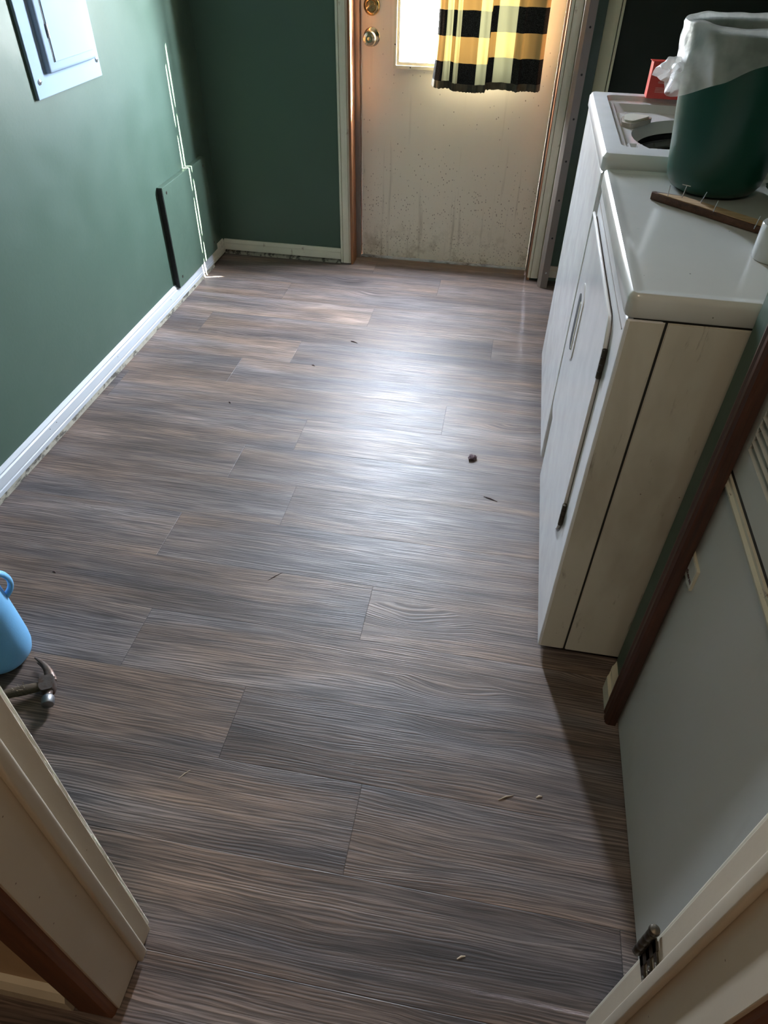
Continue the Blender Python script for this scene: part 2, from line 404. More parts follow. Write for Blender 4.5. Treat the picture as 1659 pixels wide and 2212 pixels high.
def RZ(a): return Matrix.Rotation(math.radians(a), 4, 'Z')
def struct(name, bm, mat, label, cat, **k):
    return tag(obj(name, bm, mat, **k), label, cat, kind='structure')

XL, YF, XB = -1.387, 3.278, 1.02     # left wall, far wall, alcove back wall
YH = 0.205                            # hallway face of the doorway wall
CZ = 2.30

# ------------------------------------------------------------------ floor
def build_floor():
    bm = NB(); at = bm.loops.layers.float_vector.new('plank'); uvl = bm.loops.layers.uv.new('edge')
    L = 1.22
    joints = {0: -.141, 1: -.452, 2: -.762, 3: -.22, 4: -.83, 5: -.531, 6: -.753, 7: -.59, 8: -.12, 9: -.95, 10: -.757, 11: .016, 12: -.52, 13: -.95, 14: -.265, 15: -.6}
    for k in range(-12, 17):
        y0 = .478+.18*k; y1 = y0+.18
        j = joints.get(k, random.uniform(-.6, .6))
        x = j-L*3
        while x < 1.6:
            a, b_ = max(x, -1.62), min(x+L, 1.62)
            ya, yb = max(y0, -1.62), min(y1, 3.36)
            r = (random.random(), random.random(), random.random())
            if b_ > a+.001 and yb > ya:
                # strips along the plank so the edge distance is exact
                xs = [a, b_]; mid = (y0+y1)/2
                def quad(xa, xb, yc, yd, ua, ub, va, vb):
                    vs = [bm.verts.new((xa, yc, 0)), bm.verts.new((xb, yc, 0)), bm.verts.new((xb, yd, 0)), bm.verts.new((xa, yd, 0))]
                    f = bm.faces.new(vs)
                    for lp, uu in zip(f.loops, ((ua, va), (ub, va), (ub, vb), (ua, vb))):
                        lp[at] = r; lp[uvl].uv = uu
                xm = x+L/2
                for xa, xb in ((a, min(b_, xm)), (max(a, xm), b_)):
                    if xb <= xa: continue
                    fu = (lambda q: (q-x) if xb <= xm+1e-6 else (x+L-q))
                    for yc, yd in ((ya, min(yb, mid)), (max(ya, mid), yb)):
                        if yd <= yc: continue
                        fv = (lambda q: (q-y0) if yd <= mid+1e-6 else (y1-q))
                        quad(xa, xb, yc, yd, fu(xa), fu(xb), fv(yc), fv(yd))
            x += L
    # underside gives the floor its thickness
    v = [bm.verts.new(p) for p in ((-1.62, -1.62, -.02), (1.62, -1.62, -.02), (1.62, 3.36, -.02), (-1.62, 3.36, -.02))]
    bm.faces.new(v[::-1])
    me = bpy.data.meshes.new('floor'); bm.to_mesh(me); bm.free()
    o = bpy.data.objects.new('floor', me); COL.objects.link(o); me.materials.append(MAT['floor'])
    return tag(o, 'grey-brown wood-look vinyl plank floor running across the room', 'floor', kind='structure')
build_floor()

# ------------------------------------------------------------------ room shell
struct('wall_left', box(XL-.1, XL, .325, 3.46, 0, CZ), 'green', 'green painted left wall carrying the breaker panel', 'wall')
bm = box(XL, -.725, YF, 3.46, 0, CZ)
add_box(bm, .150, .338, YF, 3.46, 0, CZ); add_box(bm, -.725, .150, YF, 3.46, 2.06, CZ)
struct('wall_far', bm, 'green', 'green painted far wall around the exterior door', 'wall')
struct('wall_alcove_far', box(.338, XB+.1, YF, 3.46, 0, CZ), 'green_shaded', 'very dark wall behind the washing machine and red carton', 'wall')
struct('wall_right', box(.388, .50, .325, .935, 1.78, CZ), 'green', 'green wall above the furnace cabinet', 'wall')
struct('wall_right', box(.388, .43, .925, 1.032, 0, CZ), 'green', 'narrow green wall end beside the brown casing, right of the dryer', 'wall')
struct('wall_alcove_near', box(.43, XB+.1, .94, 1.032, 0, CZ), 'green', 'green side wall of the laundry alcove, near the camera', 'wall')
struct('wall_alcove_back', box(XB, XB+.1, 1.032, YF, 0, CZ), 'green', 'green wall behind the washer and dryer', 'wall')
bm = box(XL-.1, -.476, .225, .325, 0, CZ); add_box(bm, .322, XB+.1, .225, .325, 0, CZ); add_box(bm, -.476, .322, .225, .325, 2.05, CZ)
struct('wall_doorway', bm, 'green', 'green room side of the doorway wall round the camera', 'wall')
bm = box(-1.6, -.476, YH+.006, .225, 0, CZ); add_box(bm, .322, 1.6, YH+.006, .225, 0, CZ); add_box(bm, -.476, .322, YH+.006, .225, 2.05, CZ)
struct('wall_hallway', bm, 'tan', 'tan hallway wall beyond the brown casing, bottom left corner', 'wall')
bm = box(-1.7, -1.6, -1.6, YH+.006, 0, CZ); add_box(bm, 1.6, 1.7, -1.6, YH+.006, 0, CZ); add_box(bm, -1.7, 1.7, -1.7, -1.6, 0, CZ)
struct('wall_hallway_back', bm, 'tan', 'tan hallway walls behind the camera', 'wall')
struct('ceiling', box(-1.7, 1.7, -1.7, 3.44, CZ, CZ+.05), 'ceil', 'plain dull ceiling over the room and hallway', 'ceiling')

# ------------------------------------------------------------------ baseboards
def base_prof(x, s, h, d, z0):
    """fluted baseboard outline in (x,z); wall at x, projecting s*d"""
    return [(x, z0), (x+s*d, z0), (x+s*d, z0+.20*h), (x+s*d*.86, z0+.24*h), (x+s*d*.92, z0+.30*h), (x+s*d*.85, z0+.55*h), (x+s*d*.80, z0+.70*h),
            (x+s*d*.55, z0+.76*h), (x+s*d*.62, z0+.84*h), (x+s*d*.30, z0+.97*h), (x, z0+h)]
bl = thing('baseboard_left', (XL, 1.7, 0), 'clean white fluted baseboard along the green left wall', 'baseboard', kind='structure')
obj('board', prism(base_prof(XL, 1, .066, .016, .016), .33, 3.10, 'y'), 'white_trim', bl)
obj('glue_strip', prism([(XL, 0), (XL+.019, 0), (XL+.015, .015), (XL, .017)], .33, 3.10, 'y'), 'dirty', bl)
for yy in (1.62, 1.66, 2.1, 2.6): obj('nail_hole', lathe([(.0014, 0), (.0014, .001)], 10, T(XL+.0146, yy, .055)@RY(90)), 'dark', bl)
struct('baseboard_left', prism(base_prof(XL, 1, .062, .012, .008), 3.10, YF, 'y'), 'old_trim', 'short unpainted beige baseboard end in the far left corner', 'baseboard')
def yprof(h, d, z0):
    return [(YF, z0), (YF-d, z0), (YF-d, z0+.62*h), (YF-d*.8, z0+.66*h), (YF-d*.85, z0+.72*h), (YF-d*.5, z0+h), (YF, z0+h)]
struct('baseboard_far', prism(yprof(.050, .013, .021), XL+.012, -.776, 'x'), 'old_trim', 'stained cream baseboard under the green far wall, left of the door', 'baseboard')
struct('baseboard_far', prism([(YF, 0), (YF-.012, 0), (YF-.010, .012), (YF, .018)], XL+.012, -.776, 'x'), 'dirty', 'dark crumbling strip under the cream far baseboard', 'baseboard')
struct('baseboard_far', prism(yprof(.052, .013, .021), .236, .60, 'x'), 'old_trim', 'scrap of cream baseboard behind the washer, right of the metal strip', 'baseboard')
bm = prism([(.388, .93), (.388, 1.030), (.380, 1.022), (.372, 1.000), (.366, .990), (.366, .93)], .0, .045)
add_prism(bm, [(.388, .93), (.388, 1.028), (.378, 1.012), (.374, .996), (.374, .93)], .045, .058)
struct('baseboard_right', bm, 'old_trim', 'short cream baseboard stub between the dryer and the brown casing', 'baseboard')
struct('baseboard_hallway', prism([(YH+.006, 0), (YH-.012, 0), (YH-.012, .045), (YH-.004, .062), (YH+.006, .064)], -1.6, -.530, 'x'), 'old_trim', 'cream baseboard under the tan hallway wall, bottom left', 'baseboard')

# ------------------------------------------------------------------ exterior door and its trim
# fluted casings
def flute(x0, x1, yb, d, n):
    """outline of a casing in (x,y), wall plane yb, projecting towards the camera"""
    w = x1-x0; P = [(x0, yb), (x0, yb-d*.72)]
    cuts = [.05, .20, .23, .26, .50, .74, .77, .80, .95]
    hs = [.85, 1, .55, 1, 1.08, 1, .55, 1, .85]
    for c_, h_ in zip(cuts, hs): P.append((x0+w*c_, yb-d*h_))
    P += [(x1, yb-d*.72), (x1, yb)]
    return P
struct('trim_1', prism([(-.775, YF), (-.775, YF-.010), (-.772, YF-.013), (-.764, YF-.015), (-.7625, YF-.008), (-.761, YF-.015), (-.746, YF-.016), (-.7335, YF-.015), (-.732, YF-.009), (-.7305, YF-.0155), (-.7165, YF-.002), (-.7165, YF)], .006, 2.10, 'z'), 'old_trim', 'fluted cream door casing left of the exterior door, rust stained at its foot', 'door casing')
struct('trim_2', prism(flute(.1385, .202, YF, .015, 0), .012, 2.10, 'z'), 'old_trim', 'fluted cream door casing right of the exterior door', 'door casing')
struct('trim_3', prism([(-.775, 2.045), (.202, 2.045), (.202, 2.10), (-.775, 2.10)], YF-.015, YF, 'y'), 'old_trim', 'cream head casing above the exterior door', 'door casing')
bm = box(-.725, -.7140, YF-.012, 3.40, 0, 2.045); add_box(bm, -.7145, -.6897, 3.3725, 3.44, 0, 2.045); add_box(bm, .1292, .137, 3.3725, 3.44, 0, 2.045); add_box(bm, -.7145, .137, 3.3725, 3.44, 2.041, 2.046); add_box(bm, .1365, .150, YF-.012, 3.40, 0, 2.045); add_box(bm, -.725, .150, YF-.012, 3.40, 2.045, 2.06)
struct('trim_4', bm, 'redwood', 'reddish-brown bare wood frame lining the exterior door opening', 'door frame')
bm = box(-.7140, -.6925, 3.350, 3.370, .0, 2.045); add_box(bm, .1297, .1365, 3.350, 3.370, 0, 2.045)
struct('trim_5', bm, 'greytrim', 'taupe weather strips on both sides of the exterior door', 'weather strip')
# metal angle strip standing just in front of the far wall, right of the door
ms = thing('metal_angle_strip', (.21, 3.2, 0), 'taupe metal angle strip with screw holes standing right of the door casing', 'metal strip')
obj('channel', prism([(.189, 3.262), (.189, 3.204), (.203, 3.190), (.2335, 3.192), (.2350, 3.262)], 0, 2.2, 'z'), 'greytrim', ms)
for z in (1.011, .859, .706, .549, .393, .231, .071, 1.165, 1.32, 1.47):
    obj('screw', lathe([(.0042, 0), (.0036, .0012), (.001, .0016)], 12, T(.219, 3.1912, z)@RX(90)), 'dark' if z > .1 else 'screw', ms, True)
cs = thing('corner_trim_board', (.31, YF, 0), 'rounded cream vertical board behind the washer, right of the metal strip', 'trim board')
arc = [(.268+.052*(1-math.cos(a)), YF-.030*math.sin(a)) for a in [math.pi*i/16 for i in range(17)]]
arc = [(.276, YF), (.277, YF-.004)]+[(.277+.046*i/10, YF-.004-.020*(1-(1-i/10)**2)) for i in range(1, 11)]+[(.323, YF)]
obj('board', prism(arc, .0, 2.25, 'z'), 'cream', cs)
obj('edge_strip', prism([(.327, YF), (.327, YF-.022), (.3365, YF-.022), (.3375, YF)], 0, 2.25, 'z'), 'cream', cs)

DY = 3.372
XD0, XD1 = -.6885, .128
dr = thing('door_1', ((XD0+XD1)/2, DY+.02, 0), 'cream exterior door with a half window, brass knob and deadbolt', 'door', kind='structure')
GX0, GX1, GZ0, GZ1 = -.526, -.0343, .841, 1.885
bm = box(XD0, GX0-.006, DY, DY+.044, .016, 2.04); add_box(bm, GX1+.006, XD1, DY, DY+.044, .016, 2.04)
add_box(bm, GX0-.006, GX1+.006, DY, DY+.044, .016, GZ0-.006); add_box(bm, GX0-.006, GX1+.006, DY, DY+.044, GZ1+.006, 2.04)
obj('door_panel', bm, 'door', dr)
def frame_rect(x0, x1, z0, z1, w, y0, y1, bev=0):
    bm = NB(); a = []
    for (xa, xb, za, zb) in ((x0, x1, z0, z0+w), (x0, x1, z1-w, z1), (x0, x0+w, z0+w, z1-w), (x1-w, x1, z0+w, z1-w)): add_box(bm, xa, xb, y0, y1, za, zb)
    return bm
wf = obj('window_frame', frame_rect(GX0-.033, GX1+.033, GZ0-.031, GZ1+.031, .011, DY-.006, DY+.004), 'door', dr)
obj('moulding', frame_rect(GX0-.023, GX1+.023, GZ0-.021, GZ1+.021, .012, DY-.014, DY), 'moulding', wf)
obj('moulding', frame_rect(GX0-.012, GX1+.012, GZ0-.010, GZ1+.010, .013, DY-.007, DY+.03), 'moulding', wf)
for q in ((GX0-.017, .905), (GX0+.05, GZ0-.015), (GX0+.20, GZ0-.015), (GX0-.017, 1.10), (GX0-.017, 1.35)):
    obj('screw', lathe([(.0026, 0), (.0026, .001)], 10, T(q[0], DY-.0142, q[1])@RX(90)), 'dark', wf)
obj('window_pane', box(GX0-.004, GX1+.004, DY+.004, DY+.007, GZ0-.004, GZ1+.004), 'glass', dr)
# knob
kz, kx = .925, -.644
kb = obj('door_knob', lathe([(.034, 0), (.034, .003), (.030, .007), (.016, .010), (.012, .014), (.012, .026), (.020, .032), (.0262, .040), (.0275, .049), (.024, .057), (.014, .060), (.0135, .0575), (.0, .0575)], 36, T(kx, DY, kz)@RX(90)), 'brass2', dr, True)
obj('lock_button', lathe([(.0065, 0), (.0065, .004), (.004, .006), (.0, .0065)], 18, T(kx, DY-.0572, kz)@RX(90)), 'brass', kb, True)
db = obj('deadbolt', lathe([(.034, 0), (.034, .004), (.030, .010), (.022, .013), (.020, .012), (.018, .016), (0, .017)], 36, T(kx, DY, 1.030)@RX(90)), 'brass', dr, True)
bm = box(-.019, .019, -.006, .006, -.0045, .0045, bev=.003, mtx=T(kx, DY-.024, 1.030)@RY(-28))
add_box(bm, -.005, .005, -.005, .008, -.005, .005, mtx=T(kx, DY-.019, 1.030))
obj('thumb_turn', bm, 'brass', db, True)
bm = box(-.688, .128, 3.370, 3.42, 0, .0155); add_prism(bm, [(3.358, 0), (3.3705, 0), (3.3705, .015), (3.360, .015), (3.358, .011)], -.692, .130, 'x')
obj('sill_reducer', prism([(3.318, 0), (3.358, 0), (3.358, .007), (3.350, .006)], -.712, .135, 'x'), 'reducer', dr)
obj('threshold', bm, 'sill', dr)

# curtain: measured fold line (x, depth, cloth coordinate)
CT = [(-.361, .020, 0.0), (-.350, -.004, .25), (-.338, -.016, .55), (-.325, -.012, 1.0), (-.312, .000, 1.5), (-.301, .004, 2.0), (-.292, -.004, 2.4), (-.285, -.014, 3.0), (-.276, -.016, 3.5),
      (-.267, -.008, 4.0), (-.240, .004, 4.35), (-.215, .004, 4.7), (-.195, -.002, 5.0), (-.172, -.010, 5.5), (-.153, -.018, 6.0), (-.146, -.004, 6.3), (-.127, .004, 7.0), (-.09, .008, 7.5), (-.053, .002, 8.0),
      (-.038, -.006, 8.4), (-.024, -.016, 8.7), (-.018, -.004, 8.75), (.00, .002, 8.8), (.03, .002, 8.9), (.050, -.006, 8.95), (.058, .004, 8.98), (.066, .016, 8.99)]
def build_curtain(part):
    bm = NB(); uvl = bm.loops.layers.uv.new('cloth')
    pts = []
    for i in range(len(CT)-1):
        for k in range(4):
            f = k/4; a, b_ = CT[i], CT[i+1]
            pts.append(tuple(a[j]*(1-f)+b_[j]*f for j in range(3)))
    pts.append(CT[-1])
    zt, zb = 1.975, .775
    nz = 90; grid = []
    for r in range(nz+1):
        z = zt+(zb-zt)*r/nz; row = []
        low = max(0, (1.0-z)/.23)
        for (x, d, u) in pts:
            fx = (x+.15)
            xx = -.15+fx*(1+.02*low)
            if x < -.30: xx -= .014*low*low*((-.30-x)/.06)
            hem = 1 if z < .797 else 0
            yy = 3.283+d*(.8+.8*low)+.0035*math.sin(u*9+z*4)
            zz = z - (.016 if x < -.15 else 0)*low*math.exp(-((x+.22)/.07)**2)
            if hem:
                yy += .004*math.sin(x*420)*((.80-z)/.03); zz += .0015*math.sin(x*500)
            # light and dark squares: boundaries measured on the cloth
            off = -.004 if x < -.15 else .014
            vv = max((z-off-.790)/.0838, .01)
            if z < .797: vv = .3
            row.append((bm.verts.new((xx, yy, zz)), u, vv))
        grid.append(row)
    for r in range(nz):
        zm = zt+(zb-zt)*(r+.5)/nz
        if (part == 'hem') != (zm < .799): continue
        for i in range(len(pts)-1):
            q = (grid[r][i], grid[r][i+1], grid[r+1][i+1], grid[r+1][i])
            f = bm.faces.new([k[0] for k in q]); f.smooth = True
            um = sum(k[1] for k in q)/4; vm = sum(k[2] for k in q)/4
            for lp, k in zip(f.loops, q):
                u_ = k[1]; v_ = k[2]
                lo = math.floor(um)+1e-4; hi = math.floor(um)+1-1e-4
                lp[uvl].uv = (min(max(u_, lo), hi), v_)
    return bm
cu_ = thing('plaid_curtain', (-.15, 3.283, .77), 'yellow and black buffalo plaid curtain covering the right of the door window', 'curtain')
for part, mt_ in (('cloth', 'plaid'), ('hem', 'hemcloth')):
    bmc = build_curtain(part)
    bmesh.ops.delete(bmc, geom=[v_ for v_ in bmc.verts if not v_.link_faces], context='VERTS')
    bmesh.ops.translate(bmc, verts=bmc.verts, vec=-ORG[cu_.name])
    me = bpy.data.meshes.new(part); bmc.to_mesh(me); bmc.free(); me.materials.append(MAT[mt_])
    cl = bpy.data.objects.new(part, me); COL.objects.link(cl); cl.parent = cu_
rod = thing('curtain_rod', (-.2775, 3.283, 1.975), 'slim brass curtain rod above the door window', 'curtain rod')
obj('rod', tube([(-.60, 3.283, 1.978), (.07, 3.283, 1.978)], .006, 12), 'brass', rod, True)
for x in (-.585, .055): obj('bracket', box(x-.006, x+.006, 3.28, DY, 1.970, 1.986), 'brass', rod)

# slotted plate added outside, unseen: cuts the sun into thin slivers at the window
def slotted(x0, x1, cols, z0, z1, y0, y1):
    """plate between x0 and x1 pierced by columns of spindle slots: built as vertical strips with wavy edges"""
    bm = NB(); nz = 700
    edges = [x0]+[c_[0] for c_ in cols]+[x1]
    for k in range(len(cols)+1):
        rows = []
        for i in range(nz+1):
            z = z0+(z1-z0)*i/nz
            def half(c_):
                ph = ((z-c_[1]) % c_[2])/c_[2]
                s = max(0, 1-abs(ph*2.1-1)**3) if ph < .95 else 0
                return c_[3]*s
            a = x0 if k == 0 else cols[k-1][0]+half(cols[k-1])
            b_ = x1 if k == len(cols) else cols[k][0]-half(cols[k])
            rows.append((bm.verts.new((a, y0, z)), bm.verts.new((b_, y0, z)), bm.verts.new((b_, y1, z)), bm.verts.new((a, y1, z))))
        for p, q in zip(rows, rows[1:]):
            for j in range(4): bm.faces.new((p[j], p[(j+1) % 4], q[(j+1) % 4], q[j]))
        bm.faces.new(rows[0]); bm.faces.new(rows[-1][::-1])
    return bm
pt = thing('sun_slit_blocker', (1.54, 4.0, 0), 'unseen white slotted plate added outside the exterior door to shape the sun', 'sun blocker')
obj('slit_plate', slotted(1.376, 1.70, [(1.4987, .0386, .27, .0135), (1.576, .0304, .27, .0120)], 1.70, 4.7, 3.999, 4.0), 'white_trim', pt)
obj('slit_plate_base', box(1.376, 1.70, 3.985, 4.005, 0, 1.70), 'white_trim', pt)

# ------------------------------------------------------------------ left wall fittings
bp = thing('breaker_panel', (XL, 2.25, .905), 'pale blue-white electrical breaker panel cover on the green left wall', 'breaker panel')
obj('cover_plate', box(XL, XL+.010, 2.068, 2.452, .905, 1.56, bev=.002), 'panel', bp)
obj('raised_frame', add_prism(NB(), [(0, 0), (0, 0)], 0, 0) if False else box(XL+.004, XL+.026, 2.135, 2.415, .960, 1.50, bev=.010, seg=3), 'panel', bp, True)
pd = obj('panel_door', box(XL+.022, XL+.0285, 2.172, 2.395, .985, 1.48, bev=.002), 'panel', bp)
obj('door_gap', box(XL+.0255, XL+.0266, 2.166, 2.170, .985, 1.48), 'dark', bp)
obj('hinge', tube([(XL+.028, 2.170, 1.045), (XL+.028, 2.170, 1.078)], .0032, 10), 'screw', pd, True)
for y, z in ((2.092, .947), (2.434, .952), (2.092, 1.52), (2.434, 1.52)):
    s_ = obj('screw', lathe([(.0075, 0), (.0070, .002), (.004, .0038), (0, .0042)], 16, T(XL+.010, y, z)@RY(90)), 'screw', bp, True)
    obj('slot', box(XL+.0132, XL+.0146, y-.0055, y+.0055, z-.0008, z+.0008), 'dark', s_)
ap = thing('access_panel', (XL, 2.9, .07), 'square green-painted access panel board on the lower left wall near the corner', 'access panel')
obj('board', box(XL, XL+.024, 2.690, 3.150, .068, .482, bev=.002), 'green2', ap)
obj('shadow_gap_edge', box(XL+.001, XL+.022, 2.6865, 2.6915, .072, .478), 'dark', ap)
for y, z in ((2.722, .455), (2.728, .105), (3.12, .45), (3.12, .11)):
    obj('screw', lathe([(.006, 0), (.006, .001), (.003, .0016)], 14, T(XL+.0238, y, z)@RY(90)), 'darkmetal', ap)

# ------------------------------------------------------------------ dryer
DX, DN, DF = .213, 1.068, 1.735
dy = thing('clothes_dryer', (.56, 1.40, 0), 'white clothes dryer with a yellowed side, nearer of the two appliances', 'dryer')
obj('cabinet', box(DX, .885, DN+.0015, DF, .022, .872, bev=.004), 'appl_old', dy)
obj('front_shell', box(DX-.002, .2705, DN, DF, .0205, .873, bev=.006, seg=3), 'appl', dy)
bm = box(.2715, .2755, DN+.0006, DN+.0016, .022, .872)
obj('side_seam', bm, 'dark', dy)
# near side of the front shell carries the same aged paint
obj('side_flange', box(DX+.004, .2700, DN-.0012, DN+.001, .026, .870, bev=.0006), 'appl_old', dy)
obj('side_panel', box(.277, .884, DN-.0010, DN+.002, .024, .870, bev=.0006), 'appl_old', dy)
# lid as rounded slab with a raised rim
def slab(x0, x1, y0, y1, z0, z1, r, rim):
    bm = NB()
    def ring(ins, z, rr):
        P = []
        e_ = max(rr, ins+.002)
        for cx, cy, a0 in ((x1-e_, y1-e_, 0), (x0+e_, y1-e_, 90), (x0+e_, y0+e_, 180), (x1-e_, y0+e_, 270)):
            for k in range(7):
                a = math.radians(a0+90*k/6); q = e_-ins
                P.append(bm.verts.new((cx+q*math.cos(a), cy+q*math.sin(a), z)))
        return P
    prof = [(.002, z0), (0, z0+.003), (0, z1-.010), (.0015, z1-.004), (.006, z1), (.013, z1), (.019, z1-rim), (.028, z1-rim)]
    rs = [ring(i, z, r) for i, z in prof]
    for a, b_ in zip(rs, rs[1:]):
        n = len(a)
        for i in range(n): bm.faces.new((a[i], a[(i+1) % n], b_[(i+1) % n], b_[i]))
    bm.faces.new(rs[0][::-1]); bm.faces.new(rs[-1])
    return bm
obj('lid_gap', box(.222, .88, DN+.003, DF-.004, .871, .878), 'dark', dy)
obj('top', slab(.2055, .889, 1.064, DF+.002, .877, .916, .016, .0022), 'appl_top', dy, True)
obj('kick_shadow', box(.25, .87, DN+.03, DF-.02, .0, .023), 'dark', dy)
# front door: raised rim with cut upper corner, handle slot and two hinges
FX = DX-.002
def rounded(pts, r, n=5):
    out = []
    for i, p in enumerate(pts):
        a, b_, c_ = Vector(pts[i-1]), Vector(p), Vector(pts[(i+1) % len(pts)])
        u = (a-b_).normalized(); w = (c_-b_).normalized()
        rr = min(r, (a-b_).length*.45, (c_-b_).length*.45)
        p0, p1 = b_+u*rr, b_+w*rr
        for k in range(n+1):
            f = k/n; out.append(tuple((1-f)**2*p0+2*f*(1-f)*b_+f*f*p1))
    return out
dpts = rounded([(1.7345, .272), (1.7345, .820), (1.186, .820), (1.157, .775), (1.157, .325), (1.205, .272)], .035)
gap = obj('door_reveal', prism([tuple(p) for p in dpts], FX-.0006, FX+.0005, 'x'), 'darkmetal', dy)
din = rounded([(1.7325, .277), (1.7325, .814), (1.190, .814), (1.1625, .772), (1.1625, .328), (1.208, .277)], .033)
dd = obj('dryer_door', prism([tuple(p) for p in din], FX-.007, FX, 'x'), 'appl', dy)
bmesh_ = None
tub_ = [(1.737, .817), (1.19, .817), (1.180, .812), (1.163, .785), (1.160, .772)]
obj('chrome_edge', tube([(FX-.006, y, z) for y, z in tub_], .0034, 8), 'appl', dd, True)
# handle: chrome bezel with dark recess
hy, hz0, hz1, hw = 1.600, .522, .692, .052
bez = rounded([(hy-hw, hz0+.012), (hy, hz0-.012), (hy+hw, hz0+.012), (hy+hw, hz1-.012), (hy, hz1+.012), (hy-hw, hz1-.012)], .010)
h_ = obj('handle', prism([tuple(p) for p in bez], FX-.0095, FX-.006, 'x'), 'appl', dd)
rec = rounded([(hy-.012, hz0+.018), (hy+.010, hz0+.004), (hy+.036, hz0+.018), (hy+.036, hz1-.030), (hy+.010, hz1-.018), (hy-.012, hz1-.030)], .008)
obj('handle_recess', prism([tuple(p) for p in rec], FX-.0105, FX-.0070, 'x'), 'dark', h_)
obj('recess_lip', box(FX-.0108, FX-.0090, hy-.022, hy-.010, hz0+.020, hz1-.030), 'cream_edge', h_)
for z0, z1 in ((.713, .772), (.343, .402)):
    bm = NB()
    for k in range(4):
        a = z0+(z1-z0)*k/4; add_tube(bm, [(FX-.005, 1.1545, a+.0008), (FX-.005, 1.1545, a+(z1-z0)/4-.0008)], .0052, 10)
    obj('hinge', bm, 'darkmetal', dd, True)
obj('panel_line', box(FX-.0008, FX, 1.085, 1.73, .846, .848), 'greytrim', dy)

# ------------------------------------------------------------------ washer
WX, WN, WF = .203, 1.752, 2.412
wz = .945
ws = thing('washing_machine', (.55, 2.08, 0), 'white top-loading washing machine with open tub, beyond the dryer', 'washing machine')
bm = box(WX, WX+.03, WN, WF, .075, .903, bev=.008, seg=3); add_box(bm, .85, .87, WN, WF, .075, .903)
add_box(bm, WX+.02, .86, WN+.0005, WN+.012, .075, .903); add_box(bm, WX+.02, .86, WF-.012, WF-.0005, .075, .903); add_box(bm, WX+.02, .86, WN+.005, WF-.005, .075, .09)
obj('cabinet', bm, 'appl', ws)
obj('base', box(WX+.03, .86, WN+.02, WF-.02, 0, .076), 'dark', ws)
bm = box(WX+.012, WX+.03, WN+.006, WF-.006, .900, .909); add_box(bm, WX+.012, .86, WN+.006, WN+.02, .900, .909); add_box(bm, WX+.012, .86, WF-.02, WF-.006, .900, .909)
obj('lid_gap', bm, 'dark', ws)
# deck: outer rim slab with recess, platform with round hole
def deck():
    bm = NB(); x0, x1, y0, y1 = WX-.004, .875, 1.7405, 2.418
    def rr(x0, x1, y0, y1, r, z, n=8):
        P = []
        for cx, cy, a0 in ((x1-r, y1-r, 0), (x0+r, y1-r, 90), (x0+r, y0+r, 180), (x1-r, y0+r, 270)):
            for k in range(n):
                a = math.radians(a0+90*k/(n-1)); P.append((cx+r*math.cos(a), cy+r*math.sin(a), z))
        Q = []
        for i in range(len(P)):
            Q.append(P[i])
            if i % n == n-1:
                nx = P[(i+1) % len(P)]
                for k in range(1, 14): Q.append(tuple(P[i][j]*(1-k/14)+nx[j]*k/14 for j in range(3)))
        return Q
    rings = [rr(x0+.003, x1-.003, y0+.003, y1-.003, .012, .906), rr(x0, x1, y0, y1, .014, .910), rr(x0, x1, y0, y1, .014, wz-.010), rr(x0+.006, x1-.006, y0+.006, y1-.006, .012, wz-.001), rr(x0+.014, x1-.014, y0+.014, y1-.014, .010, wz),
             rr(.243, .80, 1.806, 2.372, .022, wz), rr(.247, .796, 1.811, 2.366, .020, wz-.012), rr(.262, .785, 1.824, 2.336, .018, wz-.013), rr(.270, .780, 1.836, 2.318, .030, wz-.030)]
    R = [[bm.verts.new(p) for p in r] for r in rings]
    for a, b_ in zip(R, R[1:]):
        n = len(a)
        for i in range(n): bm.faces.new((a[i], a[(i+1) % n], b_[(i+1) % n], b_[i]))
    # from the last rectangular ring to the round hole, vertex by vertex on matching angles
    cx, cy, r = .512, 2.052, .218
    last = R[-1]; prev = last; n = len(last)
    angs = [math.atan2(v.co.y-cy, v.co.x-cx) for v in last]
    for f_, rad, z in ((.35, None, wz-.030), (1, r, wz-.031), (1, r*.965, wz-.045), (1, r*.915, wz-.058)):
        cur = []
        for v, a in zip(last, angs):
            q = Vector((cx+math.cos(a)*(rad or r), cy+math.sin(a)*(rad or r), z))
            if rad is None: q = v.co.lerp(Vector((q.x, q.y, z)), f_); q.z = z
            cur.append(bm.verts.new(q))
        for i in range(n): bm.faces.new((prev[i], prev[(i+1) % n], cur[(i+1) % n], cur[i]))
        prev = cur
    return bm
obj('top_deck', deck(), 'appl', ws, True)
cx, cy = .512, 2.052
obj('tub_ring', lathe([(.196, .872), (.204, .870), (.206, .862), (.203, .853), (.193, .852)], 56, T(cx, cy, 0), cap=False), 'drum', ws, True)
obj('drum', lathe([(.199, .846), (.203, .82), (.203, .55), (.0, .54)], 56, T(cx, cy, 0), cap=False), 'drum', ws, True)
obj('tub_seal', lathe([(.201, .888), (.212, .880), (.212, .866), (.204, .866)], 56, T(cx, cy, 0), cap=False), 'dark', ws, True)
obj('tub_seal', lathe([(.206, .854), (.208, .846), (.200, .843)], 56, T(cx, cy, 0), cap=False), 'dark', ws, True)
capo = rounded([(.272, 2.135), (.300, 2.120), (.352, 2.188), (.362, 2.215), (.300, 2.228), (.278, 2.205)], .018)
dc = obj('dispenser_cap', prism([tuple(p) for p in capo], wz-.031, wz-.019, 'z'), 'tub', ws)
capi = rounded([(.278, 2.142), (.299, 2.130), (.345, 2.190), (.352, 2.208), (.302, 2.219), (.284, 2.200)], .015)
obj('cap_lid', prism([tuple(p) for p in capi], wz-.020, wz-.014, 'z'), 'appl_old', dc)
bm = frame_rect(.268, .296, 1.842, 1.898, .005, 0, 0)
bm.free()
